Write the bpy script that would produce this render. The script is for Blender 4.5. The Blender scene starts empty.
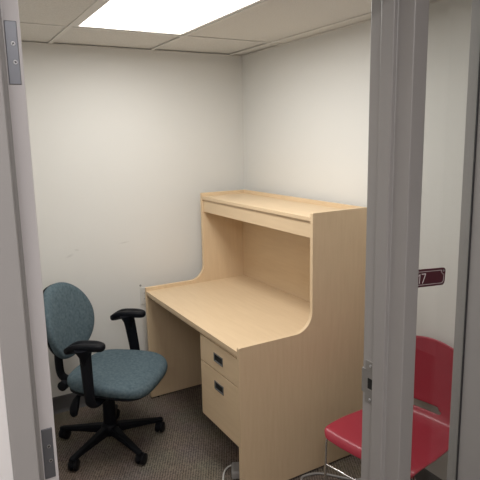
import bpy, bmesh, math, random
from mathutils import Vector, Matrix
random.seed(4)
S = bpy.context.scene
C = S.collection
PI = math.pi

# ------------------------------------------------------------------ camera
CAM = Vector((-1.9024, -3.328, 1.7016))
pit, yaw, rol = math.radians(-10.0344), math.radians(29.4347), math.radians(-1.0831)
F = Vector((math.sin(yaw)*math.cos(pit), math.cos(yaw)*math.cos(pit), math.sin(pit)))
Rr = Vector((math.cos(yaw), -math.sin(yaw), 0)); Uu = Rr.cross(F)
R2 = Rr*math.cos(rol) + Uu*math.sin(rol); U2 = -Rr*math.sin(rol) + Uu*math.cos(rol)
cd = bpy.data.cameras.new('camera'); cam = bpy.data.objects.new('camera', cd); C.objects.link(cam)
cd.sensor_fit = 'HORIZONTAL'; cd.sensor_width = 36; cd.lens = 535.505/480*36; cd.shift_x = -2.089/480; cd.shift_y = -8.627/480; cd.clip_start = .02
m3 = Matrix((R2, U2, -F)).transposed()
cam.matrix_world = Matrix.Translation(CAM) @ m3.to_4x4()
S.camera = cam

# ------------------------------------------------------------------ world, exposure
w = bpy.data.worlds.new('world'); S.world = w; w.use_nodes = True
w.node_tree.nodes['Background'].inputs[0].default_value = (.6, .62, .65, 1)
w.node_tree.nodes['Background'].inputs[1].default_value = .05
S.view_settings.view_transform = 'Standard'; S.view_settings.look = 'None'
S.view_settings.gamma = 1; S.view_settings.use_curve_mapping = False
S.view_settings.exposure = 0.0
ROOM_LIGHT = 17.8         # watts of the office ceiling panel
HALL_LIGHT = 31.0         # watts of the corridor ceiling panel

# ------------------------------------------------------------------ materials
def mat(name, col, rough=.6, metal=0, spec=.5, noise=None, bump=None, mix=.0, stretch=(1,1,1), coat=0):
    """noise: (scale, second colour, amount); bump: (scale, strength, distance)"""
    m = bpy.data.materials.new(name); m.use_nodes = True
    N = m.node_tree.nodes; L = m.node_tree.links; b = N['Principled BSDF']
    b.inputs['Base Color'].default_value = (*col, 1)
    b.inputs['Roughness'].default_value = rough; b.inputs['Metallic'].default_value = metal
    b.inputs['Specular IOR Level'].default_value = spec
    if coat: b.inputs['Coat Weight'].default_value = coat
    tc = N.new('ShaderNodeTexCoord'); mp = N.new('ShaderNodeMapping'); mp.inputs['Scale'].default_value = stretch
    L.new(tc.outputs['Object'], mp.inputs['Vector'])
    if noise:
        t = N.new('ShaderNodeTexNoise'); t.inputs['Scale'].default_value = noise[0]; t.inputs['Detail'].default_value = 5
        L.new(mp.outputs[0], t.inputs['Vector'])
        r = N.new('ShaderNodeValToRGB')
        r.color_ramp.elements[0].position = .5-noise[2]; r.color_ramp.elements[1].position = .5+noise[2]
        r.color_ramp.elements[0].color = (*col, 1); r.color_ramp.elements[1].color = (*noise[1], 1)
        L.new(t.outputs['Fac'], r.inputs[0]); L.new(r.outputs[0], b.inputs['Base Color'])
    if bump:
        t2 = N.new('ShaderNodeTexNoise'); t2.inputs['Scale'].default_value = bump[0]; t2.inputs['Detail'].default_value = 3
        L.new(mp.outputs[0], t2.inputs['Vector'])
        bp = N.new('ShaderNodeBump'); bp.inputs['Strength'].default_value = bump[1]; bp.inputs['Distance'].default_value = bump[2]
        L.new(t2.outputs['Fac'], bp.inputs['Height']); L.new(bp.outputs[0], b.inputs['Normal'])
    return m

def emit(name, col, s):
    m = bpy.data.materials.new(name); m.use_nodes = True
    b = m.node_tree.nodes['Principled BSDF']; b.inputs['Base Color'].default_value = (.9,.9,.9,1)
    b.inputs['Emission Color'].default_value = (*col,1); b.inputs['Emission Strength'].default_value = s
    return m

def carpet():
    m = mat('loop_pile_carpet', (.2,.17,.15), .95, spec=.1)
    N = m.node_tree.nodes; L = m.node_tree.links; b = N['Principled BSDF']
    tc = N.new('ShaderNodeTexCoord')
    mp = N.new('ShaderNodeMapping'); mp.inputs['Rotation'].default_value = (0,0,.5); L.new(tc.outputs['Object'], mp.inputs['Vector'])
    v = N.new('ShaderNodeTexVoronoi'); v.inputs['Scale'].default_value = 95; L.new(mp.outputs[0], v.inputs['Vector'])
    wv = N.new('ShaderNodeTexWave'); wv.inputs['Scale'].default_value = 24; wv.inputs['Distortion'].default_value = 5
    wv.inputs['Detail'].default_value = 2; wv.inputs['Detail Scale'].default_value = 6; L.new(mp.outputs[0], wv.inputs['Vector'])
    n = N.new('ShaderNodeTexNoise'); n.inputs['Scale'].default_value = 5; L.new(mp.outputs[0], n.inputs['Vector'])
    mx = N.new('ShaderNodeMix'); mx.data_type = 'FLOAT'; mx.inputs[0].default_value = .55
    L.new(v.outputs['Distance'], mx.inputs[2]); L.new(wv.outputs['Fac'], mx.inputs[3])
    r = N.new('ShaderNodeValToRGB'); r.color_ramp.elements[0].position = .15; r.color_ramp.elements[1].position = .85
    r.color_ramp.elements[0].color = (.085,.072,.060,1); r.color_ramp.elements[1].color = (.265,.222,.182,1)
    L.new(mx.outputs[0], r.inputs[0])
    m2 = N.new('ShaderNodeMix'); m2.data_type = 'RGBA'; m2.blend_type = 'MULTIPLY'; m2.inputs[0].default_value = .25
    L.new(r.outputs[0], m2.inputs[6]); L.new(n.outputs['Color'], m2.inputs[7]); L.new(m2.outputs[2], b.inputs['Base Color'])
    bp = N.new('ShaderNodeBump'); bp.inputs['Strength'].default_value = .6; bp.inputs['Distance'].default_value = .004
    L.new(mx.outputs[0], bp.inputs['Height']); L.new(bp.outputs[0], b.inputs['Normal'])
    return m

def glass():
    m = bpy.data.materials.new('clear_glass'); m.use_nodes = True
    N = m.node_tree.nodes; L = m.node_tree.links; N.remove(N['Principled BSDF'])
    t = N.new('ShaderNodeBsdfTransparent'); t.inputs[0].default_value = (.885,.89,.885,1)
    g = N.new('ShaderNodeBsdfGlossy'); g.inputs['Roughness'].default_value = .01
    lw = N.new('ShaderNodeLayerWeight'); lw.inputs[0].default_value = .5
    pw = N.new('ShaderNodeMath'); pw.operation = 'POWER'; L.new(lw.outputs['Facing'], pw.inputs[0]); pw.inputs[1].default_value = 5
    f = N.new('ShaderNodeMath'); f.operation = 'MULTIPLY_ADD'; L.new(pw.outputs[0], f.inputs[0]); f.inputs[1].default_value = .96; f.inputs[2].default_value = .04
    x = N.new('ShaderNodeMixShader'); L.new(f.outputs[0], x.inputs[0]); L.new(t.outputs[0], x.inputs[1]); L.new(g.outputs[0], x.inputs[2])
    L.new(x.outputs[0], N['Material Output'].inputs[0])
    return m

M = {}
M['wall'] = mat('painted_wall', (.73,.72,.69), .75, spec=.25, noise=(1.6,(.70,.69,.66),.3), bump=(90,.12,.002))
def scuffs(m, spots):
    N = m.node_tree.nodes; L = m.node_tree.links; b = N['Principled BSDF']; src = b.inputs['Base Color'].links[0].from_socket
    tc = N.new('ShaderNodeTexCoord')
    for x, z, a, w_, h_ in spots:
        mp = N.new('ShaderNodeMapping'); mp.vector_type = 'TEXTURE'; mp.inputs['Location'].default_value = (x,0,z); mp.inputs['Rotation'].default_value = (0,a,0); mp.inputs['Scale'].default_value = (w_,1,h_)
        L.new(tc.outputs['Object'], mp.inputs['Vector']); g = N.new('ShaderNodeTexGradient'); g.gradient_type = 'SPHERICAL'; L.new(mp.outputs[0], g.inputs[0])
        k = N.new('ShaderNodeMath'); k.operation = 'MULTIPLY'; k.inputs[1].default_value = .4; L.new(g.outputs['Fac'], k.inputs[0])
        mx = N.new('ShaderNodeMix'); mx.data_type = 'RGBA'; L.new(k.outputs[0], mx.inputs[0]); L.new(src, mx.inputs[6]); mx.inputs[7].default_value = (.42,.41,.39,1); src = mx.outputs[2]
    L.new(src, b.inputs['Base Color'])
M['wallb'] = mat('painted_wall_scuffed', (.73,.72,.69), .75, spec=.25, noise=(1.6,(.70,.69,.66),.3), bump=(90,.12,.002))
scuffs(M['wallb'], ((-1.244,.998,-.35,.030,.010),(-.90,1.043,-.1,.045,.006),(-1.20,1.03,.2,.02,.008)))
M['hall'] = mat('corridor_wall_paint', (.78,.76,.75), .75, spec=.25, bump=(90,.12,.002))
M['tile'] = mat('mineral_fibre_tile', (.75,.73,.69), .95, spec=.1, noise=(160,(.67,.65,.61),.12), bump=(240,.35,.002))
M['tbar'] = mat('ceiling_grid_paint', (.72,.70,.66), .5, spec=.3)
M['void'] = mat('ceiling_void', (.05,.05,.05), .9)
M['base'] = mat('vinyl_baseboard', (.085,.083,.085), .5, noise=(8,(.1,.098,.1),.2))
M['carpet'] = carpet()
M['frame'] = mat('grey_frame_paint', (.33,.317,.308), .36, noise=(4,(.345,.33,.32),.3), bump=(60,.06,.001))
M['door'] = mat('door_edge_paint', (.72,.69,.69), .45, bump=(40,.1,.001))
M['steel'] = mat('brushed_steel', (.24,.25,.275), .45, metal=.8, bump=(200,.1,.001))
M['strike'] = mat('dull_strike_steel', (.30,.29,.275), .5, metal=.5)
M['screw'] = mat('screw_steel', (.6,.6,.62), .3, metal=.9)
M['black'] = mat('black_plastic', (.006,.007,.010), .5, spec=.14, bump=(300,.15,.0005))
M['dark'] = mat('dark_recess', (.008,.008,.008), .8)
M['rubber'] = mat('caster_rubber', (.007,.007,.009), .45, spec=.2)
M['gasket'] = mat('glazing_gasket', (.03,.03,.032), .6)
M['glass'] = glass()
wood1, wood2 = (.70,.54,.355), (.645,.485,.31)
M['wood_y'] = mat('maple_laminate_long_grain', wood1, .48, noise=(7,wood2,.28), stretch=(9,.8,9), spec=.35)
M['wood_z'] = mat('maple_laminate_upright_grain', wood1, .48, noise=(7,wood2,.28), stretch=(9,9,.8), spec=.35)
M['fabric'] = mat('blue_grey_weave', (.066,.099,.119), .95, spec=.12, noise=(70,(.120,.162,.184),.2), bump=(260,.6,.002))
M['red'] = mat('red_moulded_plastic', (.33,.024,.044), .40, spec=.4, bump=(350,.08,.0006), coat=.15)
M['chrome'] = mat('chrome', (.75,.75,.76), .12, metal=1)
M['maroon'] = mat('maroon_sign_plastic', (.075,.008,.018), .4)
M['letter'] = mat('sign_lettering', (.85,.78,.78), .5)
M['ivory'] = mat('ivory_plastic', (.62,.61,.58), .4)
M['greyp'] = mat('grey_plastic', (.32,.31,.3), .45)
M['pull'] = mat('dark_grey_pull', (.13,.13,.125), .45)
M['scuff'] = mat('scuff_mark', (.5,.49,.47), .7)
M['panel'] = emit('room_light_diffuser', (1,.97,.92), 2.2)
M['hpanel'] = emit('corridor_light_diffuser', (1,.955,.94), 2.2)

# ------------------------------------------------------------------ helpers
def NB(): return bmesh.new()
def add_box(bm, a, b, mtx=None):
    x0,y0,z0 = a; x1,y1,z1 = b
    vs = [bm.verts.new(((x0,x1)[i&1], (y0,y1)[(i>>1)&1], (z0,z1)[(i>>2)&1])) for i in range(8)]
    if mtx:
        for v in vs: v.co = mtx @ v.co
    for f in ((0,2,3,1),(4,5,7,6),(0,1,5,4),(2,6,7,3),(0,4,6,2),(1,3,7,5)): bm.faces.new([vs[i] for i in f])
def add_prism(bm, pts, axis, a, b):
    """pts: closed 2-D outline; extruded along axis from a to b"""
    def P(p, t):
        if axis == 'z': return (p[0], p[1], t)
        if axis == 'y': return (p[0], t, p[1])
        return (t, p[0], p[1])
    A = [bm.verts.new(P(p,a)) for p in pts]; B = [bm.verts.new(P(p,b)) for p in pts]; n = len(pts)
    bm.faces.new(A); bm.faces.new(B[::-1])
    for i in range(n): bm.faces.new((A[i], B[i], B[(i+1)%n], A[(i+1)%n]))
def frame_at(d):
    d = d.normalized(); u = d.cross(Vector((0,0,1)))
    if u.length < 1e-3: u = d.cross(Vector((1,0,0)))
    u.normalize(); return u, d.cross(u)
def add_tube(bm, pts, rad, n=12, cap=True, sx=1, sy=1):
    pts = [Vector(p) for p in pts]; rad = rad if isinstance(rad,(list,tuple)) else [rad]*len(pts)
    rings = []; u = None
    for i,p in enumerate(pts):
        d = (pts[min(i+1,len(pts)-1)] - pts[max(i-1,0)]).normalized()
        if u is None: u, v = frame_at(d)
        else:
            u = (u - d*u.dot(d)).normalized(); v = d.cross(u)
        rings.append([bm.verts.new(p + rad[i]*(sx*math.cos(2*PI*k/n)*u + sy*math.sin(2*PI*k/n)*v)) for k in range(n)])
    for a,b in zip(rings, rings[1:]):
        for k in range(n): bm.faces.new((a[k], a[(k+1)%n], b[(k+1)%n], b[k]))
    if cap: bm.faces.new(rings[0][::-1]); bm.faces.new(rings[-1])
def loft(bm, rings, cap=True):
    R = [[bm.verts.new(p) for p in r] for r in rings]; n = len(R[0])
    for a,b in zip(R, R[1:]):
        for k in range(n): bm.faces.new((a[k], a[(k+1)%n], b[(k+1)%n], b[k]))
    if cap: bm.faces.new(R[0][::-1]); bm.faces.new(R[-1])
def smooth_path(pts, n=6):
    pts = [Vector(p) for p in pts]; P = [pts[0]] + pts + [pts[-1]]; out = []
    for i in range(1, len(P)-2):
        for k in range(n):
            t = k/n; a,b,c,d = P[i-1],P[i],P[i+1],P[i+2]
            out.append(.5*((2*b) + (c-a)*t + (2*a-5*b+4*c-d)*t*t + (3*b-a-3*c+d)*t**3))
    out.append(pts[-1]); return out
def fillet(pts, r, n=6):
    """round the corners of an open polyline"""
    pts = [Vector(p) for p in pts]; out = [pts[0]]
    for a,b,c in zip(pts, pts[1:], pts[2:]):
        rr = min(r, (a-b).length*.49, (c-b).length*.49)
        p = b+(a-b).normalized()*rr; q = b+(c-b).normalized()*rr
        for k in range(n+1):
            t = k/n; out.append((1-t)**2*p + 2*t*(1-t)*b + t*t*q)
    out.append(pts[-1]); return out
def obj(name, bm, m, parent=None, bevel=0, smooth=False, sub=0, seg=2):
    bmesh.ops.recalc_face_normals(bm, faces=bm.faces)
    me = bpy.data.meshes.new(name); bm.to_mesh(me); bm.free()
    me.materials.append(m)
    o = bpy.data.objects.new(name, me); C.objects.link(o)
    if parent: o.parent = parent
    if smooth:
        for p in me.polygons: p.use_smooth = True
        try: me.set_sharp_from_angle(angle=math.radians(50))
        except Exception: pass
    if bevel:
        b = o.modifiers.new('bevel','BEVEL'); b.width = bevel; b.segments = seg; b.limit_method = 'ANGLE'; b.angle_limit = math.radians(40)
    if sub:
        s = o.modifiers.new('sub','SUBSURF'); s.levels = sub; s.render_levels = sub
    return o
def boxobj(name, a, b, m, parent=None, bevel=0):
    bm = NB(); add_box(bm, a, b); return obj(name, bm, m, parent, bevel)
def thing(name, label, cat, loc=(0,0,0), rz=0, group=None):
    o = bpy.data.objects.new(name, None); C.objects.link(o); o.location = loc; o.rotation_euler = (0,0,rz)
    o['label'] = label; o['category'] = cat
    if group: o['group'] = group
    return o
def struct(o): o['kind'] = 'structure'; return o
def struct_empty(name, loc=(0,0,0)):
    o = bpy.data.objects.new(name, None); C.objects.link(o); o.location = loc; return struct(o)

# ------------------------------------------------------------------ the setting
H = 2.246; XL = -1.90; YF0, YF1 = -2.373, -2.255       # corridor face / office face of the front wall
HC = 2.5; HX0, HX1, HY0 = -4.4, 1.3, -4.6
DX0, DX1 = -1.797, -.897                                # door opening
WX0, WX1 = -.849, -.514                                 # sidelight daylight
DH = 2.045; WH = 2.13
struct(boxobj('floor', (HX0,HY0,-.06), (HX1,.1,0), M['carpet']))
struct(boxobj('wall_back', (XL-.1,0,-.02), (.1,.1,H+.25), M['wallb']))
struct(boxobj('wall_right', (0,YF0+.001,-.02), (.1,0,H+.25), M['wall']))
struct(boxobj('wall_left', (XL-.1,YF0+.001,-.02), (XL,0,H+.25), M['wall']))
bm = NB()
add_box(bm, (HX0,YF0,-.02), (DX0-.03,YF1,HC))
add_box(bm, (WX1+.035,YF0,-.02), (HX1,YF1,HC))
add_box(bm, (DX0-.03,YF0,DH+.035), (DX1+.02,YF1,HC)); add_box(bm, (DX1+.02,YF0,WH+.035), (WX1+.035,YF1,HC))
add_box(bm, (DX1+.02,YF0,-.02), (WX1+.035,YF1,.10))
struct(obj('wall_front', bm, M['hall']))
struct(boxobj('wall_corridor_back', (HX0,HY0-.1,-.02), (HX1,HY0,HC), M['hall']))
struct(boxobj('wall_corridor_left', (HX0-.1,HY0,-.02), (HX0,YF1,HC), M['hall']))
struct(boxobj('wall_corridor_right', (HX1,HY0,-.02), (HX1+.1,YF1,HC), M['hall']))
struct(boxobj('ceiling_corridor', (HX0,HY0,HC), (HX1,YF0,HC+.06), M['tile']))

# suspended ceiling of the office: tiles lying in an inverted-T grid
gx = [XL-.01, -1.877, -1.267, -.657, -.100, .01]
gy = [.01, -.520, -1.739, YF1-.01]
LXA, LXB, LYA, LYB = -1.267, -.657, -1.739, -.520
bm = NB()
for i in range(len(gx)-1):
    for j in range(len(gy)-1):
        if gx[i] == LXA and gy[j] == LYB: continue
        a = (gx[i]+.004, gy[j+1]+.004, H+.002); b = (gx[i+1]-.004, gy[j]-.005, H+.018)
        dz = random.uniform(-.0005,.001) + (.002 if i in (0,3) else 0) + (.003 if j == 0 else 0)
        add_box(bm, a, b, Matrix.Translation((0,0,dz)))
ceil = struct(obj('ceiling', bm, M['tile']))
struct(boxobj('ceiling_void', (XL-.1,YF1,H+.12), (.1,.1,H+.14), M['void']))
bm = NB()
for x in gx[1:-1]: add_box(bm, (x-.011,gy[-1],H-.002), (x+.011,gy[0],H+.003)); add_box(bm, (x-.001,gy[-1],H+.003), (x+.001,gy[0],H+.04))
for y in gy[1:-1]: add_box(bm, (gx[0],y-.011,H-.0021), (gx[-1],y+.011,H+.003)); add_box(bm, (gx[0],y-.001,H+.003), (gx[-1],y+.001,H+.04))
struct(obj('ceiling_grid', bm, M['tbar'], ceil))
bm = NB()
add_box(bm, (XL,-.018,H-.003), (0,0,H)); add_box(bm, (XL,YF1,H-.003), (0,YF1+.018,H))
add_box(bm, (-.018,YF1+.018,H-.003), (0,-.018,H)); add_box(bm, (XL,YF1+.018,H-.003), (XL+.018,-.018,H))
struct(obj('trim_1', bm, M['tbar']))

# baseboards
def baseboard(name, pts):
    bm = NB()
    prof = [(0,0),(.014,0),(.009,.008),(.005,.02),(.004,.10),(.0015,.108),(0,.108)]
    (x0,y0),(x1,y1) = pts; d = Vector((x1-x0,y1-y0,0)); n = Vector((-d.y,d.x,0)).normalized()
    A = [bm.verts.new((x0+n.x*p, y0+n.y*p, q)) for p,q in prof]; B = [bm.verts.new((x1+n.x*p, y1+n.y*p, q)) for p,q in prof]
    k = len(prof); bm.faces.new(A); bm.faces.new(B[::-1])
    for i in range(k): bm.faces.new((A[i],B[i],B[(i+1)%k],A[(i+1)%k]))
    return struct(obj(name, bm, M['base']))
baseboard('baseboard_back', ((0,0),(XL,0)))
baseboard('baseboard_right', ((0,YF1),(0,0)))
baseboard('baseboard_left', ((XL,0),(XL,YF1)))
baseboard('baseboard_front', ((DX0-.045,YF0),(HX0,YF0)))

# door frame (hollow metal, with its stop), door and strike ---------------------------------
FY0, FY1 = -2.385, -2.237           # corridor face, office face of the frame
RAB = .050; RABN = .053; STOP = .013
door = struct_empty('door_1', (DX0, FY0, 0))
def P(o, name, bm, m, **k):
    r = obj(name, bm, m, None, **k)
    r.data.transform(Matrix.Translation(-Vector(o.location))); r.parent = o; return r
# left jamb, right jamb and head share one profile
lj = [(DX0-.043,FY0),(DX0,FY0),(DX0,FY0+RABN),(DX0+STOP,FY0+RABN),(DX0+STOP,FY1-RAB),(DX0,FY1-RAB),(DX0,FY1),(DX0-.043,FY1)]
bm = NB(); add_prism(bm, lj, 'z', 0, DH); P(door, 'jamb', bm, M['frame'], bevel=.0028, seg=3)
rj = [(DX1,FY0),(WX0,FY0),(WX0,FY1),(DX1,FY1),(DX1,FY1-RAB),(DX1-STOP,FY1-RAB),(DX1-STOP,FY0+RABN),(DX1,FY0+RABN)]
bm = NB(); add_prism(bm, rj, 'z', 0, WH+.047); P(door, 'jamb', bm, M['frame'], bevel=.0028, seg=3)
hd = [(FY0,DH+.047),(FY0,DH),(FY0+RABN,DH),(FY0+RABN,DH-STOP),(FY1-RAB,DH-STOP),(FY1-RAB,DH),(FY1,DH),(FY1,DH+.047)]
bm = NB(); add_prism(bm, hd, 'x', DX0-.043, DX1); P(door, 'head', bm, M['frame'], bevel=.0015)
# the open door leaf, swung 90 degrees into the office: its hinge edge faces the corridor
LX0, LX1 = -1.792, -1.746; LY0 = -2.255
bm = NB(); add_box(bm, (LX0,LY0,.012), (LX1,LY0+.865,DH-.004)); leaf = P(door, 'door_leaf', bm, M['door'], bevel=.0015)
leaf['label'] = 'pale painted door leaf, open, seen on its hinge edge'
for zc in (1.857, 1.070, .30):
    bm = NB(); add_box(bm, (LX0+.019,LY0-.0022,zc-.055), (LX1-.0060,LY0+.001,zc+.055))
    hl = obj('hinge', bm, M['steel'], None, bevel=.0012)
    hl.data.transform(Matrix.Translation(-Vector(door.location))); hl.parent = leaf
    for dx,dz in ((-.0090,.016),(-.0075,-.016)):
        x = LX1-.0060+dx; z = zc+dz; bm = NB()
        add_tube(bm, [(x,LY0-.0021,z),(x,LY0-.0034,z)], [.0042,.0036], 14)
        s = P(door, 'screw', bm, M['screw']); bm = NB()
        for a in (0, PI/2):
            add_box(bm, (-.0024,-.0004,-.0006), (.0024,0,.0006), Matrix.Translation((x,LY0-.0034,z)) @ Matrix.Rotation(a+.6,4,'Y'))
        s = P(door, 'screw_slot', bm, M['dark'])
# lever handle near the free edge
bm = NB(); hy = LY0+.865-.065
add_tube(bm, [(LX1,hy,1.02),(LX1+.008,hy,1.02)], .028, 20); add_tube(bm, fillet([(LX1+.005,hy,1.02),(LX1+.05,hy,1.02),(LX1+.05,hy-.11,1.02)],.02), .009, 10)
hn = obj('door_handle', bm, M['steel'], None, smooth=True); hn.data.transform(Matrix.Translation(-Vector(door.location))); hn.parent = leaf
# strike plate on the far rabbet of the right jamb
bm = NB(); zc = 1.008
def plate_with_hole(bm, x0, x1, y0, y1, z0, z1, hy0, hy1, hz0, hz1):
    add_box(bm, (x0,y0,z0),(x1,y1,hz0)); add_box(bm, (x0,y0,hz1),(x1,y1,z1))
    add_box(bm, (x0,y0,hz0),(x1,hy0,hz1)); add_box(bm, (x0,hy1,hz0),(x1,y1,hz1))
plate_with_hole(bm, DX1-.002, DX1, -2.289, -2.249, zc-.064, zc+.064, -2.279, -2.259, zc-.019, zc+.013)
add_box(bm, (DX1-.002,-2.251,zc-.036), (DX1+.001,-2.235,zc+.036))
add_box(bm, (DX1-.001,-2.236,zc-.036), (DX1+.010,-2.234,zc+.036))
st = P(door, 'strike_plate', bm, M['strike'], bevel=.0006); st['label'] = 'steel strike plate'
bm = NB(); add_box(bm, (DX1-.0016,-2.279,zc-.019), (DX1+.0005,-2.259,zc+.013)); P(door, 'latch_hole', bm, M['dark'])
for dz in (.051,-.051):
    bm = NB(); add_tube(bm, [(DX1-.002,-2.269,zc+dz),(DX1-.0032,-2.269,zc+dz)], [.0045,.004], 12); P(door, 'screw', bm, M['screw'])

# sidelight
win = struct_empty('window_1', (WX0, FY0, .1))
bm = NB(); add_prism(bm, [(WX1+.002,FY0),(WX1+.05,FY0),(WX1+.05,FY1),(WX1+.002,FY1)], 'z', .1, WH); P(win, 'window_frame', bm, M['frame'], bevel=.0015)
bm = NB(); add_box(bm, (WX0,FY0,WH), (WX1+.05,FY1,WH+.047)); P(win, 'window_frame', bm, M['frame'], bevel=.0015)
bm = NB(); add_box(bm, (WX0,FY0,.1), (WX1+.002,FY1,.15)); P(win, 'window_sill', bm, M['frame'], bevel=.0015)
bm = NB(); add_box(bm, (WX0-.0019,-2.299,.15), (WX0+.008,-2.277,WH)); P(win, 'glazing_bead', bm, M['frame'], bevel=.001)
bm = NB(); add_box(bm, (WX1-.0025,-2.2795,.15), (WX1+.0019,-2.2755,WH)); P(win, 'gasket', bm, M['gasket'])
bm = NB(); add_box(bm, (WX0-.001,-2.275,.15), (WX1+.0015,-2.269,WH)); P(win, 'pane', bm, M['glass'])

# ------------------------------------------------------------------ ceiling light of the office
cl = thing('ceiling_light', 'lit white rectangular ceiling light panel set in the tile grid above the desk', 'ceiling light', ((LXA+LXB)/2,(LYA+LYB)/2,H))
bm = NB(); a=.305-.013; b=.6095-.013; t=.022
for x0,y0,x1,y1 in ((-a,-b,a,-b+t),(-a,b-t,a,b),(-a,-b+t,-a+t,b-t),(a-t,-b+t,a,b-t)): add_box(bm, (x0,y0,.0005), (x1,y1,.012))
obj('frame', bm, M['tbar'], cl)
bm = NB(); add_box(bm, (-a+t-.003,-b+t-.003,.006), (a-t+.003,b-t+.003,.010)); obj('diffuser', bm, M['panel'], cl)
bm = NB(); add_box(bm, (-a,-b,.0125), (a,b,.08)); obj('housing', bm, M['tbar'], cl)
la = bpy.data.lights.new('panel_light','AREA'); la.shape = 'RECTANGLE'; la.size = .54; la.size_y = 1.15; la.energy = ROOM_LIGHT; la.color = (1,.99,.955); la.spread = math.radians(176)
lo = bpy.data.objects.new('panel_light', la); C.objects.link(lo); lo.parent = cl; lo.location = (0,0,.002)
# corridor lights
def hall_light(x, y, lab):
    t_ = thing('ceiling_light', lab, 'ceiling light', (x,y,HC), 0)
    bm = NB(); 
    for x0,y0,x1,y1 in ((-.6,-.3,.6,-.27),(-.6,.27,.6,.3),(-.6,-.27,-.57,.27),(.57,-.27,.6,.27)): add_box(bm, (x0,y0,-.012), (x1,y1,-.0005))
    obj('frame', bm, M['tbar'], t_)
    bm = NB(); add_box(bm, (-.57,-.27,-.008), (.57,.27,-.002)); obj('diffuser', bm, M['hpanel'], t_)
    l2 = bpy.data.lights.new('corridor_light','AREA'); l2.shape = 'RECTANGLE'; l2.size = 1.12; l2.size_y = .52; l2.energy = HALL_LIGHT; l2.color = (1,.955,.94)
    o2 = bpy.data.objects.new('corridor_light', l2); C.objects.link(o2); o2.parent = t_; o2.location = (0,0,-.014)
hall_light(-2.15, -3.70, 'corridor ceiling light panel outside the office door')

# ------------------------------------------------------------------ desk with hutch
# local frame = world; base Empty at the middle of its footprint
DKX0, DKX1 = -.819, -.062; YA0, YA1 = -.021, 0; YB0, YB1 = -1.205, -1.184
DR = math.radians(.765); DC = Vector(((DKX0+DKX1)/2,(YA1+YB0)/2,0)); DK = Matrix.Translation((0,-.114,0)) @ Matrix.Rotation(DR,4,'Z')
desk = thing('computer_desk', 'pale maple laminate desk with raised hutch shelf standing in the room corner', 'desk', DK @ DC, DR)
def DP(name, bm, m, par=None, **k):
    r = obj(name, bm, m, None, **k); r.data.transform(Matrix.Translation(-DC)); r.parent = par or desk; return r
hs, Hh, hx = .762, 1.341, -.405
prof = [(DKX0,.010),(DKX0,hs-.004),(DKX0+.004,hs)]
r_ = .098; cx_, cz_ = hx-r_, hs+r_
for k in range(13):
    t = -PI/2 + (PI/2)*k/12; prof.append((cx_+r_*math.cos(t), cz_+r_*math.sin(t)))
prof += [(hx,Hh-.003),(hx+.003,Hh),(DKX1,Hh),(DKX1,.010)]
for (ya,yb) in ((YA0,YA1),(YB0,YB1)):
    bm = NB(); add_prism(bm, prof, 'y', ya, yb); sp = DP('side_panel', bm, M['wood_z'], bevel=.0012, seg=1)
    sp['label'] = 'tall curved left side panel of desk' if ya > -.5 else 'tall curved right side panel of desk'
for gx_ in (DKX0+.05, DKX1-.05):
    for gy_ in ((YA0+YA1)/2, (YB0+YB1)/2):
        bm = NB(); add_tube(bm, [(gx_,gy_,0),(gx_,gy_,.011)], .009, 12); DP('glide', bm, M['black'])
yi0, yi1 = YB1, YA0
bm = NB(); add_box(bm, (DKX0+.001,yi0,.716), (-.095,yi1,.740)); DP('desktop', bm, M['wood_y'], bevel=.0012)
bm = NB(); add_box(bm, (DKX0+.012,yi0,.700), (DKX0+.030,yi1,.716)); DP('apron', bm, M['wood_y'])
bm = NB(); add_box(bm, (-.095,yi0,.20), (-.077,yi1,1.300)); DP('back_panel', bm, M['wood_y'])
bm = NB(); add_box(bm, (hx+.002,yi0,1.300), (-.083,yi1,1.319)); DP('shelf', bm, M['wood_y'], bevel=.001)
bm = NB(); add_box(bm, (-.083,yi0,1.300), (-.064,yi1,Hh)); DP('back_rail', bm, M['wood_y'], bevel=.001)
bm = NB(); add_box(bm, (hx+.010,yi0,1.217), (hx+.028,yi1,1.286)); DP('valance', bm, M['wood_y'], bevel=.001)
bm = NB(); add_box(bm, (hx+.013,yi0,1.286), (hx+.028,yi1,1.300)); DP('valance_cleat', bm, M['wood_z'])
bm = NB()
add_prism(bm, [(-.372,1.217),(-.354,1.217),(-.334,1.156),(-.340,1.152)], 'y', YB1, YB1+.004)
DP('shelf_bracket', bm, M['black'])
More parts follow.
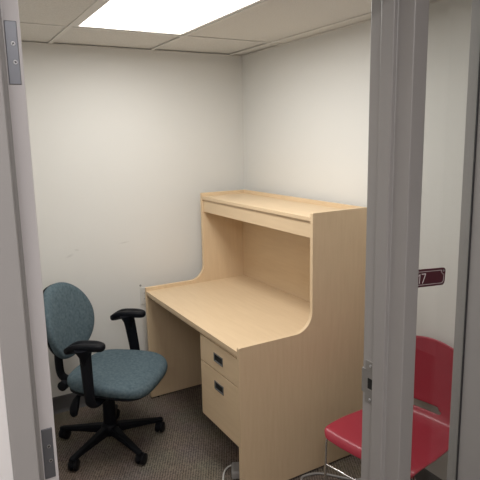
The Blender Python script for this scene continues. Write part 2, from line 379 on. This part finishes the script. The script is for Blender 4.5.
# drawer pedestal hung under the right half
PX0 = DKX0+.008; PY0, PY1 = YB1, -.786
bm = NB()
add_box(bm, (PX0+.020,PY0,.258), (-.10,PY1-.018,.276)); add_box(bm, (PX0+.020,PY1-.018,.258), (-.10,PY1,.700))
add_box(bm, (-.118,PY0,.276), (-.10,PY1-.018,.700)); add_box(bm, (PX0+.020,PY0,.276), (-.118,PY0+.006,.700))
DP('pedestal', bm, M['wood_z'])
def drawer(z0, z1, hz):
    y0, y1 = PY0+.003, PY1; hy0, hy1 = -1.028, -.942; h0, h1 = hz-.0185, hz+.0185
    bm = NB(); 
    add_box(bm, (PX0,y0,z0),(PX0+.019,y1,h0)); add_box(bm, (PX0,y0,h1),(PX0+.019,y1,z1))
    add_box(bm, (PX0,y0,h0),(PX0+.019,hy0,h1)); add_box(bm, (PX0,hy1,h0),(PX0+.019,y1,h1))
    add_box(bm, (PX0+.0191,y0+.02,z0+.02),(-.2,y1-.03,z0+.03))
    d = DP('drawer', bm, M['wood_y'])
    bm = NB(); e=.0035
    for a,b in (((hy0-e,h0-e),(hy1+e,h0+.002)),((hy0-e,h1-.002),(hy1+e,h1+e)),((hy0-e,h0+.002),(hy0+.002,h1-.002)),((hy1-.002,h0+.002),(hy1+e,h1-.002))):
        add_box(bm, (PX0-.003,a[0],a[1]), (PX0+.004,b[0],b[1]))
    h = DP('drawer_pull', bm, M['pull'], d, bevel=.0008)
    bm = NB(); add_box(bm, (PX0+.002,hy0,h0), (PX0+.018,hy1,h1)); DP('pull_recess', bm, M['dark'], d)
drawer(.562, .697, .628); drawer(.258, .556, .480)

# ------------------------------------------------------------------ swivel chair
FA = math.radians(-42)                                   # facing direction (world angle)
chair = thing('swivel_chair', 'blue-grey fabric office chair with black T-shaped arms and five-caster base beside the desk', 'chair', (-1.198,-.523,0), FA)
# local: +x = forward, +y = sitter's left
base_off = math.radians(-3.5) - FA
def outline(wf, wb, df, db, p, n=44):
    o = []
    for k in range(n):
        t = 2*PI*k/n; c, s = math.cos(t), math.sin(t)
        x = math.copysign(abs(c)**(2/p), c); y = math.copysign(abs(s)**(2/p), s)
        q = (x+1)/2; o.append((x*(df if x > 0 else db), y*(wb+(wf-wb)*q)))
    return o
ol = outline(.262,.240,.235,.240,3.6)
SX = .075
def seat_ring(s, z, top=1):
    r = []
    for x,y in ol:
        X, Y = x*s, y*s
        wf = max(0, X/.235)
        r.append((X+SX, Y, z - .028*wf**2.4 + .008*(abs(Y)/.24)**2 + .010*max(0,-X/.235)**2))
    return r
bm = NB()
loft(bm, [seat_ring(s,z) for s,z in ((.62,.398),(.90,.400),(.965,.408),(.995,.424),(1.0,.438),(.985,.452),(.95,.462),(.87,.470),(.70,.475),(.45,.474),(.2,.472))])
seat = obj('seat', bm, M['fabric'], chair, smooth=True, sub=1)
bm = NB()
loft(bm, [[(x*s+SX,y*s,z-.02*max(0,x*s/.235)**2.4) for x,y in ol] for s,z in ((.3,.380),(.72,.381),(.9,.392),(.955,.404),(.93,.412))]); obj('seat_pan', bm, M['black'], chair, smooth=True)
# mechanism, column, hub
bm = NB(); add_box(bm, (-.13,-.07,.345), (.10,.07,.383)); add_box(bm, (-.06,-.045,.325), (.06,.045,.347)); obj('tilt_mechanism', bm, M['black'], chair, bevel=.008)
bm = NB(); add_tube(bm, [(0,0,.34),(0,0,.20)], .026, 20); add_tube(bm, [(0,0,.30),(0,0,.12),(0,0,.075)], [.034,.036,.030], 20); obj('gas_column', bm, M['black'], chair, smooth=True)
bm = NB(); add_tube(bm, [(0,0,.065),(0,0,.09),(0,0,.125),(0,0,.135)], [.040,.052,.046,.036], 24); hub = obj('hub', bm, M['black'], chair, smooth=True)
for k in range(5):
    a = base_off + 2*PI*k/5; d = Vector((math.cos(a), math.sin(a), 0)); nrm = Vector((-d.y, d.x, 0))
    bm = NB(); rings = []
    for r,zt,h,wd in ((.03,.122,.052,.040),(.09,.114,.044,.036),(.17,.101,.034,.031),(.25,.088,.026,.027),(.292,.082,.024,.025),(.306,.079,.018,.018)):
        c = d*r; ring = []
        for u,v in ((-1,-.35),(-.75,.0),(.75,0),(1,-.35),(.85,-1),(-.85,-1)):
            p = c + nrm*(u*wd*.62); ring.append((p.x,p.y,zt+v*h))
        rings.append(ring)
    loft(bm, rings); obj('base_leg', bm, M['black'], chair, bevel=.003)
    # twin-wheel caster, trailing in its own direction
    ca = a + (.9,-.5,1.3,.4,-1.1)[k]; cdv = Vector((math.cos(ca), math.sin(ca), 0)); cn = Vector((-cdv.y,cdv.x,0)); c = d*.293
    bm = NB(); add_tube(bm, [c+Vector((0,0,.07)), c+Vector((0,0,.045))], .006, 8)
    hood = []
    for j in range(9):
        t = PI*j/8; hood.append((math.cos(t)*.032, .030+math.sin(t)*.032))
    A = [bm.verts.new(c-cdv*.014+cdv*x+cn*.006+Vector((0,0,z))) for x,z in hood]; B = [bm.verts.new(c-cdv*.014+cdv*x-cn*.006+Vector((0,0,z))) for x,z in hood]
    bm.faces.new(A); bm.faces.new(B[::-1])
    for j in range(9): bm.faces.new((A[j],B[j],B[(j+1)%9],A[(j+1)%9]))
    cs = obj('caster', bm, M['black'], chair, smooth=True)
    for s in (-1,1):
        bm = NB(); cc = c - cdv*.014 + Vector((0,0,.0302))
        add_tube(bm, [cc+cn*s*.007, cc+cn*s*.009, cc+cn*s*.021, cc+cn*s*.025], [.027,.0302,.0302,.023], 24)
        wv = obj('wheel', bm, M['rubber'], cs, smooth=True)
# arms
for s in (1,-1):
    path = smooth_path([(.050,.12*s,.368),(.054,.23*s,.370),(.050,.276*s,.388),(.046,.282*s,.45),(.038,.275*s,.54),(.029,.265*s,.632),(.026,.26*s,.655)], 5)
    n = len(path); bm = NB(); add_tube(bm, path, [.026+.012*max(0,(i/n-.45)) for i in range(n)], 12, sx=1.15, sy=.62)
    add_tube(bm, [(.028,.26*s,.595),(.027,.26*s,.640),(.026,.26*s,.682)], [.030,.044,.072], 16, sx=1, sy=.6)
    post = obj('arm_post', bm, M['black'], chair, smooth=True)
    po = []; m_ = 28
    for k in range(m_):
        t = 2*PI*k/m_; c_, s_ = math.cos(t), math.sin(t)
        po.append((math.copysign(abs(c_)**(2/2.6),c_)*.112, math.copysign(abs(s_)**(2/2.6),s_)*.044))
    rings = []
    for sc,z in ((.6,-.024),(.9,-.021),(.99,-.010),(1,.002),(.95,.010),(.8,.014),(.3,.015)):
        rings.append([(x*(1-(1-sc)*.5)+.024, yy*sc+.258*s, .692+z+.05*x-.045*max(0,abs(x/.105)-.4)**1.6*(.35 if x > 0 else 1.2)) for x,yy in po])
    bm = NB(); loft(bm, rings); obj('arm_pad', bm, M['black'], chair, smooth=True, sub=1)
# backrest
def back_ring(s, off):
    r = []
    for k in range(44):
        t = 2*PI*k/44; c_, s_ = math.cos(t), math.sin(t)
        y = math.copysign(abs(c_)**(2/2.35),c_)*.228*s; z = math.copysign(abs(s_)**(2/2.2),s_)*.202*s
        y *= 1 - .11*(z/.215 if z > 0 else -z/.9)
        x = -.235 - .08*z/.215*.6 + .9*y*y + off
        r.append((x, y, .722+z))
    return r
bm = NB()
loft(bm, [back_ring(s,o) for s,o in ((.3,-.030),(.8,-.029),(.95,-.024),(.99,-.014),(1,-.002),(.985,.010),(.95,.019),(.85,.027),(.6,.031),(.25,.032))]); obj('backrest', bm, M['fabric'], chair, smooth=True, sub=1)
bm = NB()
loft(bm, [back_ring(s,o) for s,o in ((.3,-.046),(.8,-.045),(.93,-.038),(.965,-.026),(.9,-.020))]); obj('back_shell', bm, M['black'], chair, smooth=True)
bm = NB(); add_tube(bm, smooth_path([(-.08,0,.365),(-.20,0,.360),(-.275,0,.385),(-.290,0,.46),(-.285,0,.58),(-.275,0,.70)],5), .026, 12, sx=.55, sy=1); obj('back_support', bm, M['black'], chair, smooth=True)
bm = NB(); add_tube(bm, [(-.215,-.03,.378),(-.215,-.085,.378)], .007, 8); add_tube(bm, [(-.215,-.075,.378),(-.215,-.080,.378),(-.215,-.108,.378),(-.215,-.112,.378)], [.016,.027,.027,.018], 16); obj('adjustment_knob', bm, M['black'], chair, smooth=True)
bm = NB(); add_tube(bm, [(-.06,-.06,.362),(-.08,-.19,.365)], .006, 8); add_tube(bm, [(-.078,-.175,.372),(-.082,-.195,.355),(-.085,-.215,.318),(-.087,-.222,.290),(-.087,-.224,.278)], [.012,.022,.028,.024,.012], 14, sx=1, sy=.6); obj('lever', bm, M['black'], chair, smooth=True)

# ------------------------------------------------------------------ red chair
rc = thing('stacking_chair', 'red moulded plastic stacking chair with chrome rod legs beside the desk', 'chair', (-.285,-1.81,0), math.radians(192))
# local: +x forward (front edge), +y sitter's left
def shell_pt(u, v):
    """u -1..1 across, v 0..1 from front lip over the seat up the back"""
    key = [(.255,.415),(.245,.438),(.215,.450),(.10,.445),(-.05,.434),(-.145,.436),(-.190,.462),(-.212,.53),(-.222,.62),(-.230,.72),(-.234,.80)]
    t = v*(len(key)-1); i = min(int(t),len(key)-2); f = t-i
    P_ = [key[max(i-1,0)],key[i],key[i+1],key[min(i+2,len(key)-1)]]
    def cr(a,b,c,d): return .5*(2*b+(c-a)*f+(2*a-5*b+4*c-d)*f*f+(3*b-a-3*c+d)*f**3)
    x = cr(*[p[0] for p in P_]); z = cr(*[p[1] for p in P_])
    wk = [.195,.215,.222,.225,.215,.20,.188,.205,.215,.215,.180]; j = min(int(t),9); wdt = wk[j]+(wk[j+1]-wk[j])*f
    y = u*wdt
    isback = max(0,min(1,(v-.5)/.2))
    x += isback*.035*u*u                       # back wraps forward
    z += (1-isback)*(.012*abs(u)**3)           # seat dishes
    if v > .8: z -= .040*(v-.8)/.2*u*u         # rounded top corners
    return Vector((x,y,z))
bm = NB(); nu, nv = 24, 50; G = [[bm.verts.new(shell_pt(-1+2*i/nu, j/nv)) for i in range(nu+1)] for j in range(nv+1)]
for j in range(nv):
    for i in range(nu):
        u = -1+2*(i+.5)/nu; v = (j+.5)/nv
        if .61 < v < .67 and abs(u) < .40 - 3.0*max(0,v-.635): continue
        bm.faces.new((G[j][i],G[j][i+1],G[j+1][i+1],G[j+1][i]))
for v_ in [v_ for v_ in bm.verts if not v_.link_faces]: bm.verts.remove(v_)
so = obj('seat_shell', bm, M['red'], rc, smooth=True)
md = so.modifiers.new('thick','SOLIDIFY'); md.thickness = .009; md.offset = 0
md = so.modifiers.new('sub','SUBSURF'); md.levels = 1; md.render_levels = 1
for s in (1,-1):
    bm = NB()
    add_tube(bm, fillet([(.16,.12*s,.425),(.232,.214*s,.424),(.236,.217*s,.008),(-.23,.222*s,.008),(-.165,.19*s,.425),(-.12,.12*s,.425)],.035), .0055, 10); lg = obj('leg_frame', bm, M['chrome'], rc, smooth=True)
for x_,y_,z_ in ((.16,.12,.425),(-.12,.12,.425),(.229,.216,.285)):
    bm = NB(); add_tube(bm, [(x_,-y_,z_),(x_,y_,z_)], .0055, 10); obj('cross_rod', bm, M['chrome'], rc, smooth=True)

# ------------------------------------------------------------------ room sign on the glass
sign = thing('room_sign', 'small maroon room number sign reading 17 on the sidelight glass', 'sign', (-.7250,-2.2766,1.2895))
sign.rotation_euler = (0,.075,0)
def rrect(w_, h_, r, n=6):
    o = []
    for cx,cy,a0 in ((w_-r,h_-r,0),(-w_+r,h_-r,PI/2),(-w_+r,-h_+r,PI),(w_-r,-h_+r,1.5*PI)):
        for k in range(n+1): a = a0+PI/2*k/n; o.append((cx+r*math.cos(a), cy+r*math.sin(a)))
    return o
bm = NB(); add_prism(bm, rrect(.107,.0265,.012), 'y', -.0015, .0015); obj('plate', bm, M['maroon'], sign, bevel=.0005)
def strokes(bm, pts, wd, y=-.0021, closed=False):
    P2 = pts + ([pts[0]] if closed else [])
    for (x0,z0),(x1,z1) in zip(P2, P2[1:]):
        d = Vector((x1-x0,z1-z0)); L_ = d.length; d.normalize(); n_ = Vector((-d.y,d.x))*wd/2; e = d*wd*.3
        q = [(x0-e.x+n_.x,z0-e.y+n_.y),(x1+e.x+n_.x,z1+e.y+n_.y),(x1+e.x-n_.x,z1+e.y-n_.y),(x0-e.x-n_.x,z0-e.y-n_.y)]
        add_prism(bm, q, 'y', y, -.0014)
bx, bz = .100, .0195
pts = [(-bx+.008,bz),(bx-.012,bz)]
for k in range(7): a = PI + PI/2*k/6; pts.append((bx+.0005+.0125*math.cos(a)-.0005, bz+.0125*math.sin(a)))
pts += [(bx,-bz+.006),(bx-.006,-bz),(-bx+.006,-bz),(-bx,-bz+.006),(-bx,bz-.008)]
for k in range(1,6): a = -PI/2 + PI/2*k/6; pts.append((-bx+.008*math.cos(a), bz+.008*math.sin(a)))
bm = NB(); strokes(bm, pts, .0011, closed=True); obj('border_line', bm, M['letter'], sign)
bm = NB(); strokes(bm, [(-.0060,.0075),(-.0010,.0125),(-.0010,-.0145)], .0024); strokes(bm, [(.0060,.0125),(.0220,.0125),(.0120,-.0145)], .0024); obj('number', bm, M['letter'], sign)
bm = NB(); add_tube(bm, [(bx-.003,-.0014,bz-.002),(bx-.003,-.0032,bz-.002)], [.0032,.0026], 14); obj('screw', bm, M['screw'], sign)

# ------------------------------------------------------------------ outlet plate behind the desk's left edge
op = thing('wall_outlet', 'ivory outlet plate on the back wall beside the desk front edge', 'outlet', (-.778,0,.668))
bm = NB(); add_box(bm, (-.035,-.006,-.058), (.035,0,.058)); obj('cover_plate', bm, M['ivory'], op, bevel=.003)
for dz in (.02,-.02):
    bm = NB(); add_prism(bm, [(x,z+dz) for x,z in rrect(.017,.014,.008)], 'y', -.008, -.0055); sk = obj('socket', bm, M['ivory'], op)
    bm = NB(); add_box(bm, (-.008,-.0085,dz-.003), (-.006,-.0078,dz+.006)); add_box(bm, (.006,-.0085,dz-.003), (.008,-.0078,dz+.005)); obj('slot', bm, M['dark'], sk)
bm = NB(); add_tube(bm, [(-.806,-.0001,.742),(-.806,-.004,.742)], [.0075,.005], 12)
o = obj('wall_plug', bm, M['greyp']); o['label'] = 'tiny grey fixing stub on the back wall just above the outlet plate'; o['category'] = 'wall fixing'

# ------------------------------------------------------------------ power adapter and its cable under the drawers
pa = thing('power_adapter', 'small grey power adapter with white cable lying on carpet under the drawers', 'power adapter', (-.735,-1.155,0), math.radians(62))
bm = NB(); add_box(bm, (-.035,-.026,.004), (.060,.026,.046)); obj('body', bm, M['greyp'], pa, bevel=.010)
bm = NB(); add_tube(bm, smooth_path([(.055,.005,.028),(.072,.012,.020),(.070,.045,.006),(.02,.065,.005),(-.08,.068,.005),(-.18,.06,.005)],6), .0045, 8); obj('cable', bm, M['ivory'], pa, smooth=True)

# ------------------------------------------------------------------ cord on the floor by the desk side
bm = NB(); add_tube(bm, smooth_path([(-.52,-1.42,.0065),(-.475,-1.352,.0065),(-.435,-1.338,.0065),(-.36,-1.365,.0065),(-.285,-1.452,.0065),(-.235,-1.50,.0065),(-.16,-1.50,.0065)],6), .0055, 10)
o = obj('floor_cord', bm, M['greyp'], smooth=True); o['label'] = 'light grey cord curving over the carpet between the desk side and the red chair'; o['category'] = 'cord'
